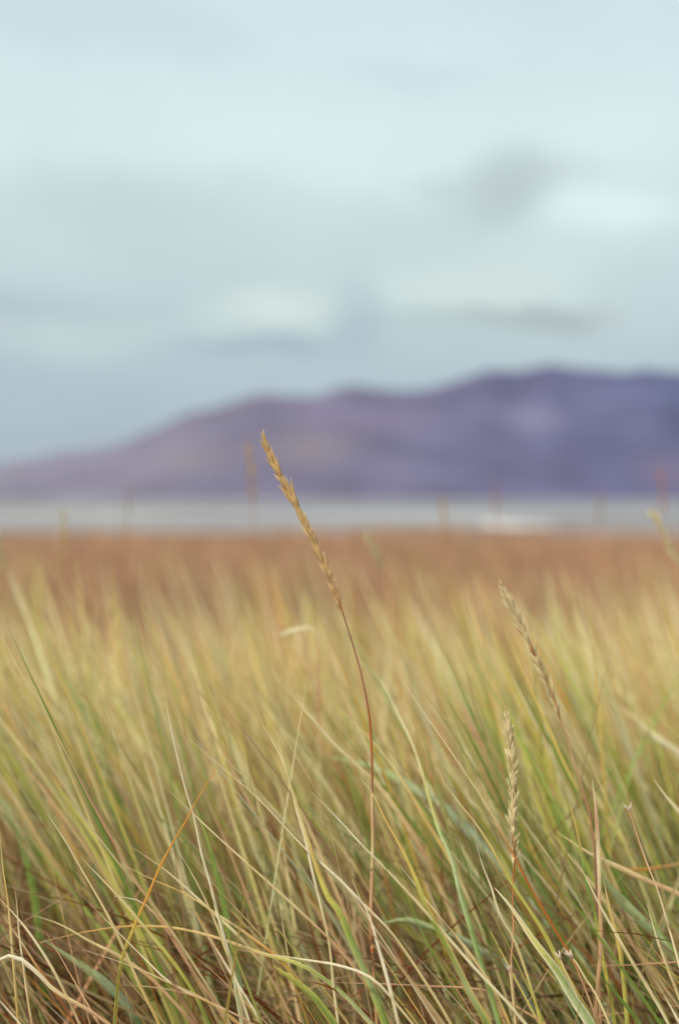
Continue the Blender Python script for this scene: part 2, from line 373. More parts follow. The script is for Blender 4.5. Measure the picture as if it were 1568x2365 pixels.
def stalk(label, head, stem, D, n, slen, swid, stem_w, stem_cols, cb, ct, ang=.16, dens=None, spread=.16, awn=.25, nh=3, sheath=None, group=None, rach=1.0, name='grass_stalk', per=2):
    d = lambda i, k: D[0] + (D[1] - D[0]) * i / k if isinstance(D, tuple) else D
    allp = head + stem; k = len(allp) - 1
    P3 = [at(x, y, d(i, k)) for i, (x, y) in enumerate(allp)]
    hv = P3[:len(head)]
    SP = to_ground(P3[len(head) - 1:], .2)
    Q3, s = spline(SP, 60)
    root = Vector(Q3[-1])
    e = tag(empty(name, root), label, 'grass stalk', group)
    sw = np.interp(s / s[-1], np.linspace(0, 1, len(stem_w)), stem_w) / F * P3[-1][1] / 2
    V, Q, C, U = tube(Q3, s, sw, lerp_cols(stem_cols, s / s[-1]))
    mesh_np('stem', V, Q, C, U, M_STEM, tuple(root), e)
    H3, hs = spline(hv, 80)
    r = np.interp(hs, [0, hs[-1]], [.0003, .0009]) * rach
    V, Q, C, U = tube(H3, hs, r, lerp_cols([ct, cb, 'rust'], hs / hs[-1]), 6)
    hd = mesh_np('seed_head', V, Q, C, U, M_STEM, tuple(H3[-1]), None)
    hw = Vector(H3[-1]); child_of(hd, e, root)
    us = np.linspace(0, 1, n)
    if dens: us = np.array([dens(u) for u in us])
    for i, u in enumerate(us):
        q = u * .97 + .02
        idx = q * 79; a = int(idx)
        base = Vector(H3[a]); tang = (Vector(H3[max(0, a - 3)]) - Vector(H3[min(79, a + 3)])).normalized()
        sd = tang.cross(Vector((0, 1, 0))).normalized()      # across the picture plane
        fr = sd.cross(tang).normalized()
        sg = 1 if i % 2 else -1
        for z in range(per):
            off = (sd * sg * random.uniform(.6, 1.0) + fr * random.uniform(-.9, .9)).normalized() if z == 0 else (sd * random.uniform(-.5, .5) - fr).normalized()
            if z == 1 and (i % 2 or u > .8): continue
            env = min(1, .62 + u * 2.2) * (1 if u < .7 else 1 - (u - .7) * .9)
            ax = (tang + off * ang * random.uniform(.3, 1.7)).normalized()
            sp = spikelet(None, None, base + off * .0006, ax, off, slen * env * random.uniform(.7, 1.25), swid * env * random.uniform(.85, 1.1),
                          *(lambda p, q: ([c * p for c in cb], [c * q for c in ct]))(random.uniform(.7, 1.15), random.uniform(.82, 1.1)), nh, spread, awn)
            child_of(sp, hd, hw)
    return e, root, Q3, s

HERO_B = (.40, .19, .06); HERO_T = (.80, .60, .31)
e, root, Q3, s = stalk('tall golden seed head bent left on a thin plum brown stem, sharpest of all',
      [(613,1022),(626,1054),(650,1105),(680,1160),(710,1220),(740,1285),(765,1340),(791,1413)],
      [(797,1432),(815,1490),(835,1560),(850,1640),(857,1720),(859,1790),(861,1880),(862,1950),(860,2030),(858,2100),(859,2190),(865,2270),(870,2365)],
      1.67, 42, .027, .0042, [3.6, 4.0, 4.5, 5, 7, 7.5, 9, 9, 9, 9, 9], ['plum','plum','plum','brown',(.40,.22,.11),'tan','tan','tan','tan'],
      HERO_B, HERO_T, ang=.11, awn=.4, spread=.12, dens=lambda u: u ** .92)
# leaf sheath, node and thin flag leaf on the main stalk
def on_stalk(e, root, Y0, Y1, Q3, wpx, cols, name, off=(0, 0, 0), roll=0, grow=True, fold=.8):
    z = lambda Y: CAM_H - (Y - 1152) / F * 1.67
    m = (Q3[:, 2] < z(Y0)) & (Q3[:, 2] > z(Y1))
    a = Q3[m]; n = 30
    S3, ss = spline(list(a[::max(1, len(a) // 8)]) + [a[-1]], n)
    S3 = S3 + np.array(off)
    w = np.full(n, wpx / F * 1.67)
    if grow: w *= np.clip(ss / ss[-1] / .35, .06, 1)
    V, Q, C, U = ribbon(S3, ss, w, fold, roll, None, lerp_cols(cols, ss / ss[-1]))
    o = mesh_np(name, V, Q, C, U, M_BLADE, tuple(root), e)
    return o
on_stalk(e, root, 1560, 1810, Q3, 5, ['plum','rust','rust','brown'], 'leaf_sheath', (.0008, -.003, 0))
on_stalk(e, root, 1815, 2190, Q3, 9.5, ['straw','tan','straw','tan','tan','brown'], 'leaf_sheath', (0, -.003, 0), grow=False)
nd = at(859.5, 2192, 1.668)
V, Q, C, U = tube(np.array([nd + Vector((0, -.001, d)) for d in (.004, .002, 0, -.002, -.004)]), np.arange(5) * .002, np.array([.0020, .0024, .0026, .0024, .0020]), lerp_cols(['tan','rust','brown','rust','tan'], np.linspace(0, 1, 5)), 8)
mesh_np('node', V, Q, C, U, M_STEM, tuple(root), e)

stalk('slender leaning seed head with one dark swollen grain, right of the tall stalk',
      [(1158,1356),(1176,1387),(1193,1426),(1209,1458),(1226,1493),(1242,1528),(1258,1563),(1271,1595),(1286,1634),(1293,1660)],
      [(1300,1682),(1309,1704),(1325,1759),(1341,1810),(1357,1867),(1368,1925),(1373,1973),(1378,2100),(1386,2365)],
      (1.80,1.84), 34, .024, .0034, [5, 5, 6, 6, 7, 7], ['tan',(.42,.22,.13),'plum','tan',(.42,.22,.13),'tan'],
      (.66, .46, .20), (.90, .82, .52), ang=.13, spread=.14, awn=.3, nh=3, per=1)
gb = at(1224, 1490, 1.79)
for o in [o for o in bpy.data.objects if o.name.startswith('seed_head')][1:2]:
    hw = Vector(o.location) + Vector(o.parent.location)
    V, Q, C, U = husk_mesh(at(1235, 1516, 1.795), (at(1222, 1484, 1.795) - at(1235, 1516, 1.795)).normalized(), Vector((0, -1, 0)), .020, .0048, (.30, .12, .05), (.52, .28, .13))
    g = mesh_np('grain', V, Q, C, U, M_HUSK, tuple(at(1235, 1516, 1.795))); child_of(g, o, hw)

stalk('upright cream seed head with paired pointed husks, lowest of the three sharp ones',
      [(1172,1660),(1174,1680),(1176,1701),(1181,1752),(1184,1797),(1185,1845),(1185,1893),(1186,1941),(1188,1976),(1186,2010)],
      [(1185,2050),(1183,2090),(1185,2150),(1180,2230),(1186,2300),(1192,2365)],
      1.71, 34, .021, .0042, [4, 5, 6, 6, 6], ['rust','tan','plum','rust','tan'],
      (.62, .44, .20), (.84, .76, .46), ang=.22, spread=.14, awn=.45, nh=3, per=2, rach=1.2)

def tuft(label, pts, D, wpx, cols, size=.016):
    P3 = to_ground([at(x, y, D) for x, y in pts])
    Q3, s = spline(P3, 50); root = Vector(Q3[-1])
    e = tag(empty('grass_stalk', root), label, 'grass stalk')
    V, Q, C, U = tube(Q3, s, np.interp(s, [0, .2, 2], [.5, 1, 1]) * wpx / F * D / 2, lerp_cols(cols, np.clip(s / .6, 0, 1)))
    mesh_np('stem', V, Q, C, U, M_STEM, tuple(root), e)
    tip = Vector(Q3[0]); ax = (Vector(Q3[0]) - Vector(Q3[3])).normalized()
    VV = []; QQ = []; CC = []; UU = []
    for k in range(7):
        a = 2 * math.pi * k / 7 + .3
        off = Vector((math.cos(a), math.sin(a) * .8, 0))
        V, Q, C, U = husk_mesh(tip - ax * .003, (ax + off * random.uniform(.2, .5)).normalized(), off, size * random.uniform(.6, 1.1), size * .17, (.55, .32, .22), (.78, .70, .58), .3)
        o = len(VV); VV += V; CC += C; UU += U; QQ += [tuple(i + o for i in q) for q in Q]
    h = mesh_np('husk_tuft', VV, QQ, CC, UU, M_HUSK, tuple(tip)); child_of(h, e, root)
tuft('thin pale stalk ending in a small open husk tuft near the right edge', [(1452,1872),(1458,1890),(1472,1935),(1495,1999),(1517,2053),(1540,2130),(1568,2230)], 1.68, 6, ['rose','pale','straw','tan'], .014)
tuft('short stalk with a frayed husk tuft, left one of two low down at the right', [(1293,2214),(1300,2232),(1316,2268),(1334,2305),(1359,2365)], 1.63, 7, ['straw','mint','green'], .014)
tuft('short stalk with a frayed husk tuft, right one of two low down at the right', [(1321,2212),(1334,2230),(1352,2262),(1374,2295),(1404,2360)], 1.62, 9, ['straw','straw','yg','gold'], .016)
tuft('short brown stub with a torn pale sheath under the upright cream seed head', [(1176,2242),(1180,2270),(1184,2310),(1190,2365)], 1.66, 8, ['straw','brown','tan'], .012)

# ---------------------------------------------------------------- soft stalks farther back
GS = 'soft seed heads standing above the far grass'
def far_stalk(label, x, y0, y1, D, lean=0, w=.009, cb=(.44, .27, .09), ct=(.62, .44, .18)):
    h = [(x + lean * t, y0 + (y1 - y0) * t) for t in (0, .25, .5, .75, 1)]
    st = [(x + lean * 1.25, y1 + (y1 - y0) * .5), (x + lean * 1.4, y1 + (y1 - y0) * 1.2)]
    stalk(label, h, st, D, 20, .024, w * .40, [7 / D, 9 / D, 9 / D], ['rust', 'tan', 'tan'], [min(.8, c * 1.1) for c in cb], [min(.85, c * 1.0) for c in ct], ang=.22, group=GS, per=1, spread=.2)
far_stalk('blurred upright golden seed head left of the tall stalk, standing before the hills', 575, 1025, 1165, 3.6, 10, .015)
far_stalk('blurred gold seed head crossing the pale shore at the far left', 146, 1180, 1300, 4.2, 8, .012, (.5,.34,.10), (.66,.48,.2))
far_stalk('faint blurred seed head between the far left one and the golden one', 297, 1120, 1240, 5.0, -2, .009, (.42,.27,.16), (.5,.36,.22))
far_stalk('blurred gold seed head crossing the pale shore right of the middle', 1020, 1150, 1260, 4.4, 10, .012)
far_stalk('faint reddish blurred seed head before the hills above the leaning seed head', 1143, 1112, 1220, 5.2, 3, .010, (.42,.20,.10), (.5,.3,.16))
far_stalk('reddish blurred seed head at the right before the hills', 1524, 1085, 1190, 4.4, 8, .014, (.45,.22,.12), (.58,.34,.2))
far_stalk('faint short blurred seed head left of the reddish one at the right', 1385, 1140, 1210, 5.6, 0, .009, (.42,.24,.12), (.5,.32,.18))
far_stalk('blurred cream seed head leaning left, nearest the tall seed head on its right', 850, 1240, 1320, 2.9, 40, .012, (.5,.42,.22), (.66,.58,.36))
far_stalk('large blurred cream seed head leaning left at the right edge', 1505, 1185, 1320, 2.7, 75, .016, (.58,.48,.26), (.70,.62,.38))
far_stalk('blurred straw seed head leaning at the left edge above the long thin blade', -5, 1240, 1330, 3.2, 16, .012, (.58,.48,.26), (.66,.58,.34))
B('cream blade tip folded level, out of focus left of the tall stem', [(640,1470),(668,1458),(700,1450),(720,1449),(732,1458),(736,1500),(735,1600),(738,1750)], 2.35, 9, ['cream','pale','tan','tan','tan','tan','straw'], grow=.1, roll=0, fold=.1)

# ---------------------------------------------------------------- grass masses
def value_noise(x, y, scale, seed):
    r = np.random.default_rng(seed); g = r.random((64, 64))
    u, v = x / scale + 200.3, y / scale + 200.7
    i, j = np.floor(u).astype(int), np.floor(v).astype(int); fu, fv = u - i, v - j
    fu = fu * fu * (3 - 2 * fu); fv = fv * fv * (3 - 2 * fv)
    a = g[i % 64, j % 64]; b = g[(i + 1) % 64, j % 64]; c = g[i % 64, (j + 1) % 64]; d = g[(i + 1) % 64, (j + 1) % 64]
    return (a * (1 - fu) + b * fu) * (1 - fv) + (c * (1 - fu) + d * fu) * fv

def tufts(n, y0, y1, power, per, rad, left=.5, right=1.0):
    """roots gathered in tussocks: positions, and the tussock each belongs to"""
    k = max(1, n // per)
    cx, cy = roots(k, y0, y1, power, left, right)
    i = rng.integers(0, k, n)
    r = rad * np.sqrt(rng.random(n)) * (.6 + cy[i] * .22); a = rng.random(n) * 2 * math.pi
    return cx[i] + r * np.cos(a), np.maximum(cy[i] + r * np.sin(a), y0 - .05), i, k

def roots(n, y0, y1, power=1.0, left=.5, right=1.0):
    y = y0 + (y1 - y0) * rng.random(n) ** power
    half = .245 * y
    x = -half - left + rng.random(n) * (2 * half + left + right)
    return x, y

def blades_mass(name, label, x, y, L, th0, th1, az, w, C0, C1, z0=None, S=9, tipfrac=.5, cat='grass'):
    n = len(x)
    t = np.linspace(0, 1, S + 1)
    th = th0[:, None] + (th1 - th0)[:, None] * t[None] ** 1.3
    ds = (L / S)[:, None]
    az2 = az[:, None] + rng.normal(0, .12, (n, 1)) * t[None] * 3
    dx = np.sin(th) * np.cos(az2) * ds; dy = np.sin(th) * np.sin(az2) * ds; dz = np.cos(th) * ds
    z = lambda a: np.concatenate([np.zeros((n, 1)), np.cumsum(a[:, :-1], 1)], 1)
    Pn = np.stack([x[:, None] + z(dx), y[:, None] + z(dy), (0 if z0 is None else z0[:, None]) + z(dz)], -1)
    T = np.stack([dx, dy, dz], -1); T /= np.linalg.norm(T, axis=-1, keepdims=True)
    ra = rng.random(n) * math.pi
    R = np.stack([np.cos(ra), np.sin(ra), np.zeros(n)], -1)[:, None, :] + np.zeros((1, S + 1, 1))
    W = np.cross(T, R); W /= np.linalg.norm(W, axis=-1, keepdims=True) + 1e-9
    prof = np.minimum(1, (1 - t) / tipfrac) ** .8 * np.minimum(1, .6 + t * 2)
    prof[-1] = .05
    ww = w[:, None] * prof[None]
    V = np.stack([Pn - W * ww[..., None] / 2, Pn + W * ww[..., None] / 2], 2)      # n,S+1,2,3
    C = C0[:, None] * (1 - t[None, :, None] ** 1.2) + C1[:, None] * t[None, :, None] ** 1.2
    occl = 1
    C = np.repeat((C * occl)[:, :, None, :], 2, 2)
    UV = np.stack(np.broadcast_arrays((np.arange(n) % 97)[:, None, None] * 1.7 + np.array([-1, 1.])[None, None], (t[None, :, None] * L[:, None, None])), -1)
    base = np.arange(n)[:, None] * (S + 1) * 2 + np.arange(S)[None] * 2
    Q = np.stack([base, base + 1, base + 3, base + 2], -1).reshape(-1, 4)
    o = mesh_np(name, V.reshape(-1, 3), Q, C.reshape(-1, 3), UV.reshape(-1, 2), M_MASS)
    return tag(o, label, cat, None, 'stuff')

def pick(n, table, prob):
    a = np.array([P[c] if isinstance(c, str) else c for c in table])
    p = np.array(prob)
    if p.ndim == 1: p = np.tile(p, (n, 1))
    p = p / p.sum(1, keepdims=True)
    i = (rng.random(n)[:, None] > np.cumsum(p, 1)).sum(1).clip(0, len(table) - 1)
    return a[i] * (1 + rng.normal(0, .12, (n, 1)))

def lean(n, mean, sd): return np.clip(rng.normal(mean, sd, n), .02, 1.9)

def live_grass(name, label, n, y0, y1, power, Lm, wm, gr, S=9, bend=1.0, pale=.5, per=14, rad=.035, gain=1.0, tilt=.3, greens=.12, root=.85, warm_=.6):
    x, y, ci, k = tufts(n, y0, y1, power, per, rad)
    cr_ = rng.random(k)[ci]; cl = rng.random(k)[ci]; ca = rng.normal(0, .3, k)[ci]; ct = rng.normal(0, .09, k)[ci]; warm = rng.random(k)[ci]
    pt = value_noise(x, y, .2 if y1 < 3 else .5, 3)
    g = np.clip((cr_ * .65 + pt * .35 - .45) * 3.2 + gr, .03, 1)[:, None]
    wm_ = (warm[:, None] > warm_) * 1.0
    C0 = pick(n, ['green', 'deep', 'mint', 'yg', 'tan', 'brown', 'rust'], np.concatenate([g * .5, g * .3, g * .12, g * .3, (1 - g) * .5, (1 - g) * .3, (1 - g) * .2], 1))
    C1 = pick(n, ['green', 'pale', 'straw', 'yg', 'gold', 'mint', 'tan', 'rose', 'orange'], np.concatenate([g * greens, g * 0 + pale * .4, g * 0 + .42, g * .35, g * 0 + .22, g * .06, (1 - g) * .45 * wm_ + .03, (1 - g) * .3 * wm_, (1 - g) * .25 * wm_ + .01], 1))
    L = Lm * rng.uniform(.62, 1.1, n) * (.84 + .3 * cl) * np.interp(y, [2.6, 4.8], [1, .86])
    th0 = np.clip(lean(n, tilt, .09) + ct, .02, 1); th1 = th0 + np.abs(rng.normal(.30, .2, n)) * bend
    az = math.pi + ca + rng.normal(0, .22, n)
    flip = rng.random(n) < .025; az[flip] += rng.normal(math.pi, .8, flip.sum())
    L = np.minimum(L, .88 if y1 < 3 else .86)
    w = wm * rng.uniform(.45, 1.3, n) * (1 + g[:, 0] * .6)
    return blades_mass(name, label, x, y, L, th0, th1, az, w, C0 * gain * root, C1 * gain, S=S)  # root dims the base colours, painting shade low between the blades

live_grass('near_grass', 'windblown straw and green blades filling the foot of the picture', 2000, 1.95, 2.6, 1.0, .80, .0052, .85, S=14, tilt=.40, greens=.45, root=.85, bend=.6, gain=1.05)
live_grass('low_grass', 'sharp short tan, orange and green blades crossing at the bottom edge', 620, 1.58, 1.98, 1.0, .60, .0036, .60, S=14, tilt=.45, greens=.45, root=.95, bend=.6, per=5, rad=.03, warm_=.45)
live_grass('middle_grass', 'soft yellow green grass behind the sharp blades', 5200, 2.6, 4.7, 1.05, .81, .0070, .30, bend=.75, pale=.9, per=22, rad=.04, gain=1.22, tilt=.26, greens=.04)
live_grass('far_grass', 'blurred straw coloured grass tops before the brown meadow', 2600, 4.4, 15.0, 2.0, .62, .0090, -.15, S=6, bend=.6, pale=.8, per=12, rad=.06, gain=1.0, tilt=.22, greens=.0, warm_=.3)

def litter(name, label, n, y0, y1, hmax):
    x, y = roots(n, y0, y1, 1.1)
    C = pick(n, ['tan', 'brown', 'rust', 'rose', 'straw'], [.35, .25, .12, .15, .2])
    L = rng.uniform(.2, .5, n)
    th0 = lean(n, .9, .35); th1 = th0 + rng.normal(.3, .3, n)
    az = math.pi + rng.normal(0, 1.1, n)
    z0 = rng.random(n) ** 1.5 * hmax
    return blades_mass(name, label, x, y, L, th0, np.clip(th1, .3, 2.0), az, rng.uniform(.0018, .0042, n), C * .5, C * .72, z0=z0, S=6)  # litter colours dimmed to paint the shaded gaps, most at the base
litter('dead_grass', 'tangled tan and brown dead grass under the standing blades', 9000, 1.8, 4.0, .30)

def meadow(name, label, n, y0, y1):
    x, y = roots(n, y0, y1, .75, 2, 3)
    keep = y < 25 + 6.5 * value_noise(x, y * 0, 3.2, 51) + 2 * value_noise(x, y * 0, .9, 52); x = x[keep]; y = y[keep]; n = len(x)
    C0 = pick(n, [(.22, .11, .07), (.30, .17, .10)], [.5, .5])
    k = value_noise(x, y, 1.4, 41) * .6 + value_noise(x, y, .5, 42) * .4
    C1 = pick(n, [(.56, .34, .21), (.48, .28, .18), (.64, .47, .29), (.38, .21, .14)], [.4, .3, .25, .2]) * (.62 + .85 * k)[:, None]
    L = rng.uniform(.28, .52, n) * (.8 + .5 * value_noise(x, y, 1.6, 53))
    th0 = lean(n, .2, .15); th1 = th0 + np.abs(rng.normal(.3, .2, n))
    az = math.pi + rng.normal(0, .9, n)
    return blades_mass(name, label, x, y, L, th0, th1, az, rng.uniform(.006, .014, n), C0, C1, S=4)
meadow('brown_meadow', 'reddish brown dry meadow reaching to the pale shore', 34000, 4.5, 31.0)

# ---------------------------------------------------------------- terrain
def sheet(name, xs, ys, zf, mat, kind='structure'):
    X, Y = np.meshgrid(xs, ys); Z = zf(X, Y)
    V = np.stack([X, Y, Z], -1).reshape(-1, 3)
    nx, ny = len(xs), len(ys)
    b = (np.arange(ny - 1)[:, None] * nx + np.arange(nx - 1)[None])
    Q = np.stack([b, b + 1, b + nx + 1, b + nx], -1).reshape(-1, 4)
    o = mesh_np(name, V, Q, np.ones((len(V), 3)) * .5, None, mat)
    o['kind'] = kind
    return o

def ground_mat(name, c1, c2, c3, scale, stretch=(1, 1, 1), bump=.3):
    m, nt = new_mat(name); L = nt.links.new
    out = N(nt, 'ShaderNodeOutputMaterial'); bs = N(nt, 'ShaderNodeBsdfPrincipled'); bs.inputs['Roughness'].default_value = 1
    bs.inputs['Specular IOR Level'].default_value = 0
    tc = N(nt, 'ShaderNodeTexCoord'); mp = N(nt, 'ShaderNodeMapping'); mp.inputs['Scale'].default_value = stretch
    L(tc.outputs['Object'], mp.inputs[0])
    n1 = N(nt, 'ShaderNodeTexNoise'); n1.inputs['Scale'].default_value = scale; n1.inputs['Detail'].default_value = 8
    L(mp.outputs[0], n1.inputs['Vector'])
    cr = N(nt, 'ShaderNodeValToRGB'); e = cr.color_ramp.elements
    e[0].position = .35; e[0].color = (*c1, 1); e[1].position = .66; e[1].color = (*c3, 1)
    k = cr.color_ramp.elements.new(.5); k.color = (*c2, 1)
    L(n1.outputs[0], cr.inputs[0]); L(cr.outputs[0], bs.inputs['Base Color'])
    bp = N(nt, 'ShaderNodeBump'); bp.inputs['Strength'].default_value = bump; L(n1.outputs[0], bp.inputs['Height']); L(bp.outputs[0], bs.inputs['Normal'])
    L(bs.outputs[0], out.inputs[0])
    return m

M_SOIL = ground_mat('soil', (.09, .045, .03), (.17, .09, .055), (.28, .17, .10), 3.5)
M_FLAT = ground_mat('tidal_flat', (.13, .125, .14), (.195, .195, .20), (.26, .26, .25), .035, (1, 1.6, 1), .02)

def soil_z(X, Y):
    edge = np.clip((Y - 31) / 8, 0, 1); edge = edge * edge * (3 - 2 * edge)
    return (value_noise(X, Y, 1.1, 21) - .5) * .04 * (Y > 0) - edge * .75
sheet('ground', np.concatenate([np.linspace(-400, -40, 12), np.linspace(-36, 36, 90), np.linspace(40, 400, 12)]),
      np.concatenate([np.linspace(-200, -5, 8), np.linspace(-4, 44, 130)]), soil_z, M_SOIL)
sheet('tidal_flat', np.linspace(-9000, 9000, 30), np.concatenate([np.linspace(33, 400, 20), np.linspace(500, 9000, 20)]), lambda X, Y: X * 0 - .36, M_FLAT)

def patch(name, cx, cy, rx, ry, z, c, seed):
    r = np.random.default_rng(seed); n = 40
    a = np.linspace(0, 2 * math.pi, n, endpoint=False)
    k = 1 + .18 * np.sin(a * 3 + r.random() * 6) + .1 * np.sin(a * 5 + r.random() * 6)
    V = [(cx, cy, z)] + [(cx + math.cos(t) * rx * q, cy + math.sin(t) * ry * q, z) for t, q in zip(a, k)]
    Q = [(0, i + 1, (i + 1) % n + 1) for i in range(n)]
    o = mesh_np(name, V, Q, np.ones((n + 1, 3)), None, ground_mat(name + '_surface', tuple(v * .85 for v in c), c, tuple(v * 1.1 for v in c), .3), smooth=False)
    o['kind'] = 'structure'; return o
patch('sand', 8.8, 74, 1.6, 8, -.345, (.50, .50, .48), 1)
patch('sand', -62, 180, 34, 22, -.345, (.25, .215, .175), 2)
patch('water', 10, 130, 46, 16, -.350, (.27, .275, .28), 3)
patch('water', -26, 95, 15, 7, -.348, (.28, .28, .28), 4)
patch('mud_and_haze', 4.5, 60, 5, 5, -.340, (.16, .10, .08), 8)
patch('mud_and_haze', -9, 54, 7, 3, -.341, (.18, .13, .11), 9)
patch('sand', 3, 92, 9, 5, -.343, (.33, .32, .31), 10)
patch('mud_and_haze', -30, 70, 10, 4, -.342, (.17, .14, .12), 11)
patch('mud_and_haze', 30, 110, 18, 12, -.344, (.15, .14, .15), 12)
patch('sand', -14, 120, 12, 10, -.344, (.30, .29, .27), 13)
patch('mud_and_haze', 22, 300, 110, 60, -.350, (.13, .13, .165), 5)  # bluish haze of the far flats, painted as a patch

# hills
ridge = [(-700,1130),(-400,1100),(-200,1085),(0,1066),(60,1060),(130,1046),(200,1036),(260,1030),(330,1004),(380,982),(430,954),(500,944),(560,922),(600,909),(660,914),(730,917),(760,906),(800,890),(850,897),(920,904),(980,901),(1040,886),(1080,873),(1130,855),(1190,860),(1230,852),(1270,842),(1330,853),(1400,859),(1440,864),(1480,855),(1568,862),(1750,880),(2000,860),(2400,930),(2900,1000),(3500,1090),(4200,1140)]
rx = np.array([(p[0] - 784) / F * 3400 for p in ridge]); rh = np.array([(1152 - p[1]) / F * 3400 for p in ridge]) * 1.03
def hill_z(X, Y):
    H = np.interp(X * 3400 / Y, rx, rh)
    t = np.clip((Y - 2700) / 700, 0, 1)
    back = 1 - np.clip((Y - 3400) / 1600, 0, 1)
    n = (value_noise(X, Y, 190, 31) - .5) * 36 + (value_noise(X, Y, 80, 32) - .5) * 12
    sh = t ** .8 * (1 - .30 * np.sin(t * math.pi) * value_noise(X, Y * 0, 240, 33))
    return H * sh * back + n * np.sin(np.clip(t, 0, 1) * math.pi) * np.clip(H / 150, 0, 1) - 1.5
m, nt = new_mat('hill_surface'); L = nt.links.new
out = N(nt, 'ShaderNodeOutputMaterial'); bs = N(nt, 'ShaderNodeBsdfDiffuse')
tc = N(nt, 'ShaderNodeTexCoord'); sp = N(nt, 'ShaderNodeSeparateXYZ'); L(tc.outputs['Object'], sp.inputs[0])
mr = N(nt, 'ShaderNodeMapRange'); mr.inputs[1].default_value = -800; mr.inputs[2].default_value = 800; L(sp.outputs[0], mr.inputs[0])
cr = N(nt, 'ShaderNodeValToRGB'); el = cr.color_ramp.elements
el[0].position = 0; el[0].color = (.152,.140,.178,1); el[1].position = 1; el[1].color = (.076,.081,.145,1)  # distance haze is mixed into these bluish base colours
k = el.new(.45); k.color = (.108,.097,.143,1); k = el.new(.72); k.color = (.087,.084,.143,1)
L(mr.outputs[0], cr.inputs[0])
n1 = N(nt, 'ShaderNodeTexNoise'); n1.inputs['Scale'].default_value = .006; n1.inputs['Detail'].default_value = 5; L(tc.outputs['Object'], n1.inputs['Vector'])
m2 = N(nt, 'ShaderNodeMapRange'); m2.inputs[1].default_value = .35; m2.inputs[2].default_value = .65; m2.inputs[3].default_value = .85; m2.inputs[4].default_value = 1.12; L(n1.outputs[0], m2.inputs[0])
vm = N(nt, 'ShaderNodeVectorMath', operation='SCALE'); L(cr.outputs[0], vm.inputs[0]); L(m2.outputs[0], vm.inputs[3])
cur = vm.outputs[0]
def blob(cur, cx, cz, rxx, rzz, c, f):      # scree and moss fields on the slope
    a = N(nt, 'ShaderNodeVectorMath', operation='SUBTRACT'); a.inputs[1].default_value = (cx, 0, cz); L(tc.outputs['Object'], a.inputs[0])
    b = N(nt, 'ShaderNodeVectorMath', operation='MULTIPLY'); b.inputs[1].default_value = (1 / rxx, 0, 1 / rzz); L(a.outputs[0], b.inputs[0])
    l = N(nt, 'ShaderNodeVectorMath', operation='LENGTH'); L(b.outputs[0], l.inputs[0])
    ad = N(nt, 'ShaderNodeMath', operation='ADD'); L(l.outputs['Value'], ad.inputs[0])
    nm = N(nt, 'ShaderNodeMath', operation='MULTIPLY_ADD'); L(n1.outputs[0], nm.inputs[0]); nm.inputs[1].default_value = 1.6; nm.inputs[2].default_value = -.8
    L(nm.outputs[0], ad.inputs[1])
    r = N(nt, 'ShaderNodeMapRange'); r.inputs[1].default_value = 1.2; r.inputs[2].default_value = .3; r.inputs[3].default_value = 0; r.inputs[4].default_value = f; L(ad.outputs[0], r.inputs[0])
    mx = N(nt, 'ShaderNodeMix', data_type='RGBA'); L(r.outputs[0], mx.inputs[0]); L(cur, mx.inputs[6]); mx.inputs[7].default_value = (*c, 1)
    return mx.outputs[2]
def hx(X, d=3050): return (X - 784) / F * d
def hz(Y, d=3050): return (1152 - Y) / F * d
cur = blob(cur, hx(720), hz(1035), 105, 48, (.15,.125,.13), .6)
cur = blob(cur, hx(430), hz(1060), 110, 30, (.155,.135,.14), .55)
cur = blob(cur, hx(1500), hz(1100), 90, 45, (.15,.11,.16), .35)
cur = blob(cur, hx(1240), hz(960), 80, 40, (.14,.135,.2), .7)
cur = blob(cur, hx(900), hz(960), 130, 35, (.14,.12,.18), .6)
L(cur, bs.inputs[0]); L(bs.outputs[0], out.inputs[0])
sheet('hills', np.linspace(-2600, 3600, 260), np.linspace(2650, 5000, 90), hill_z, m)

# ---------------------------------------------------------------- sky and light
SUN_EL, SUN_AZ = math.radians(46), math.radians(-135)     # azimuth from +Y towards +X
w = bpy.data.worlds.new('World'); sc.world = w; w.use_nodes = True
nt = w.node_tree; nt.nodes.clear(); L = nt.links.new
out = N(nt, 'ShaderNodeOutputWorld')
sky = N(nt, 'ShaderNodeTexSky'); sky.sky_type = 'NISHITA'; sky.sun_disc = False; sky.sun_elevation = SUN_EL; sky.sun_rotation = SUN_AZ
tc = N(nt, 'ShaderNodeTexCoord'); sp = N(nt, 'ShaderNodeSeparateXYZ'); L(tc.outputs['Generated'], sp.inputs[0])
def M(op, a, b=None, c=None):
    n = N(nt, 'ShaderNodeMath', operation=op)
    for i, v in enumerate((a, b, c)):
        if v is None: continue
        if isinstance(v, (int, float)): n.inputs[i].default_value = v
        else: L(v, n.inputs[i])
    return n.outputs[0]
yy = M('MAXIMUM', sp.outputs[1], .25)
az = M('DIVIDE', sp.outputs[0], yy); el = M('DIVIDE', sp.outputs[2], yy)
nz = N(nt, 'ShaderNodeTexNoise'); nz.inputs['Scale'].default_value = 7; nz.inputs['Detail'].default_value = 4
mp = N(nt, 'ShaderNodeMapping'); mp.inputs['Scale'].default_value = (1, 1, 1.3); L(tc.outputs['Generated'], mp.inputs[0]); L(mp.outputs[0], nz.inputs['Vector'])
wob = M('MULTIPLY_ADD', nz.outputs[0], .08, -.04)
nz2 = N(nt, 'ShaderNodeTexNoise'); nz2.inputs['Scale'].default_value = 9; nz2.inputs['Detail'].default_value = 5; nz2.inputs['Distortion'].default_value = 0; L(tc.outputs['Generated'], nz2.inputs['Vector'])
wob2 = M('MULTIPLY_ADD', nz2.outputs[0], .05, -.025)
azw = M('ADD', az, wob); elw = M('ADD', el, wob2)
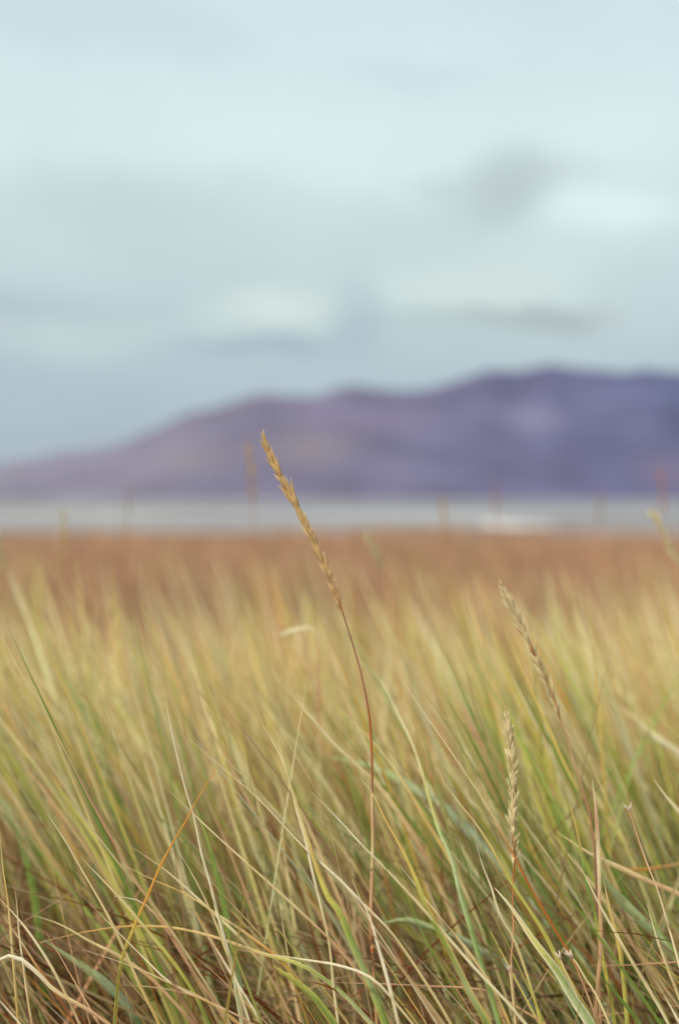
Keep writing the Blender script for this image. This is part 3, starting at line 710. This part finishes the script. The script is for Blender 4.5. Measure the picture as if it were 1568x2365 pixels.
cr = N(nt, 'ShaderNodeValToRGB'); e = cr.color_ramp.elements
def skyc(r, g, b): return (*lin(min(250, r + 3), min(250, g), min(250, b)), 1)
stops = [(1150, (166, 184, 198)), (1000, (168, 188, 200)), (850, (177, 199, 206)), (720, (186, 206, 210)), (560, (198, 218, 220)), (400, (209, 229, 231)), (200, (210, 231, 233)), (0, (206, 228, 232))]
for i, (Y, c) in enumerate(stops):
    p = (1152 - Y) / F / .5
    k = e[0] if i == 0 else (e[1] if i == 1 else e.new(p))
    k.position = p; k.color = skyc(*c)
k = e.new(1.0); k.color = skyc(214, 232, 236)
L(M('MULTIPLY', el, 2.0), cr.inputs[0])
cur = cr.outputs[0]
def cloud(cur, X, Y, rX, rY, c, f):
    a, b = (X - 784) / F, (1152 - Y) / F
    u = M('DIVIDE', M('SUBTRACT', azw, a), rX / F); v = M('DIVIDE', M('SUBTRACT', elw, b), rY / F)
    d = M('ADD', M('MULTIPLY', u, u), M('MULTIPLY', v, v))
    g = M('MULTIPLY', M('POWER', 2.718, M('MULTIPLY', M('POWER', d, 1.5), -1.0)), f)
    mx = N(nt, 'ShaderNodeMix', data_type='RGBA'); L(g, mx.inputs[0]); L(cur, mx.inputs[6]); mx.inputs[7].default_value = skyc(*c)
    return mx.outputs[2]
for a in [(150, 30, 260, 90, (198, 216, 224), .6), (430, 110, 200, 60, (196, 214, 220), .45), (960, 170, 130, 50, (198, 216, 222), .5), (700, 330, 500, 90, (217, 238, 237), .7),
          (1300, 300, 300, 90, (217, 238, 238), .7), (300, 480, 330, 110, (193, 213, 214), .85), (90, 330, 260, 50, (212, 232, 232), .6), (850, 410, 150, 45, (216, 236, 234), .7),
          (1000, 560, 330, 120, (196, 216, 218), .5), (1180, 430, 150, 85, (185, 204, 205), .95), (1000, 415, 110, 25, (192, 211, 213), .6), (1330, 400, 90, 22, (196, 214, 215), .5),
          (1430, 490, 170, 55, (219, 240, 238), .95), (1250, 570, 300, 70, (204, 225, 226), .7), (60, 735, 230, 60, (174, 192, 204), .8), (160, 780, 260, 45, (186, 206, 209), .7),
          (840, 730, 70, 90, (168, 187, 200), .7), (1120, 645, 260, 75, (205, 225, 222), 1.0), (1100, 780, 200, 40, (184, 206, 206), .8), (1250, 725, 190, 32, (168, 184, 186), .95), (1020, 712, 110, 14, (180, 198, 196), .5),
          (1150, 790, 250, 50, (181, 202, 206), .7), (620, 712, 175, 62, (206, 225, 221), 1.0), (200, 765, 190, 50, (188, 208, 209), .8), (480, 745, 120, 40, (190, 210, 212), .6), (590, 760, 130, 18, (184, 203, 202), .5),
          (590, 805, 210, 32, (163, 182, 196), .85), (150, 900, 260, 60, (170, 189, 200), .6), (1500, 700, 130, 90, (196, 215, 218), .5)]:
    cur = cloud(cur, *a)
n2 = N(nt, 'ShaderNodeTexNoise'); n2.inputs['Scale'].default_value = 11; n2.inputs['Detail'].default_value = 5; L(mp.outputs[0], n2.inputs['Vector'])
mot = M('MULTIPLY_ADD', n2.outputs[0], .14, .98)
# an overcast sky is brighter overhead than near the horizon
up = N(nt, 'ShaderNodeMapRange'); up.inputs[1].default_value = .38; up.inputs[2].default_value = 1; up.inputs[3].default_value = 1; up.inputs[4].default_value = 1.65; up.interpolation_type = 'SMOOTHSTEP'; L(sp.outputs[2], up.inputs[0])
sc_ = N(nt, 'ShaderNodeVectorMath', operation='SCALE'); L(cur, sc_.inputs[0]); L(M('MULTIPLY', mot, up.outputs[0]), sc_.inputs[3])
b1 = N(nt, 'ShaderNodeBackground'); b1.inputs[1].default_value = 1.0; L(sc_.outputs[0], b1.inputs[0])
b2 = N(nt, 'ShaderNodeBackground'); b2.inputs[1].default_value = .08; L(sky.outputs[0], b2.inputs[0])
ms = N(nt, 'ShaderNodeMixShader'); ms.inputs[0].default_value = .06; L(b1.outputs[0], ms.inputs[1]); L(b2.outputs[0], ms.inputs[2]); L(ms.outputs[0], out.inputs[0])

sd = bpy.data.lights.new('sun', 'SUN'); sd.energy = 4.9; sd.angle = math.radians(6); sd.color = (1, .93, .82)
so = bpy.data.objects.new('sun', sd); col.objects.link(so)
dirv = Vector((math.sin(SUN_AZ) * math.cos(SUN_EL), math.cos(SUN_AZ) * math.cos(SUN_EL), math.sin(SUN_EL)))
so.rotation_euler = dirv.to_track_quat('Z', 'Y').to_euler()
so.location = (0, 0, 30)
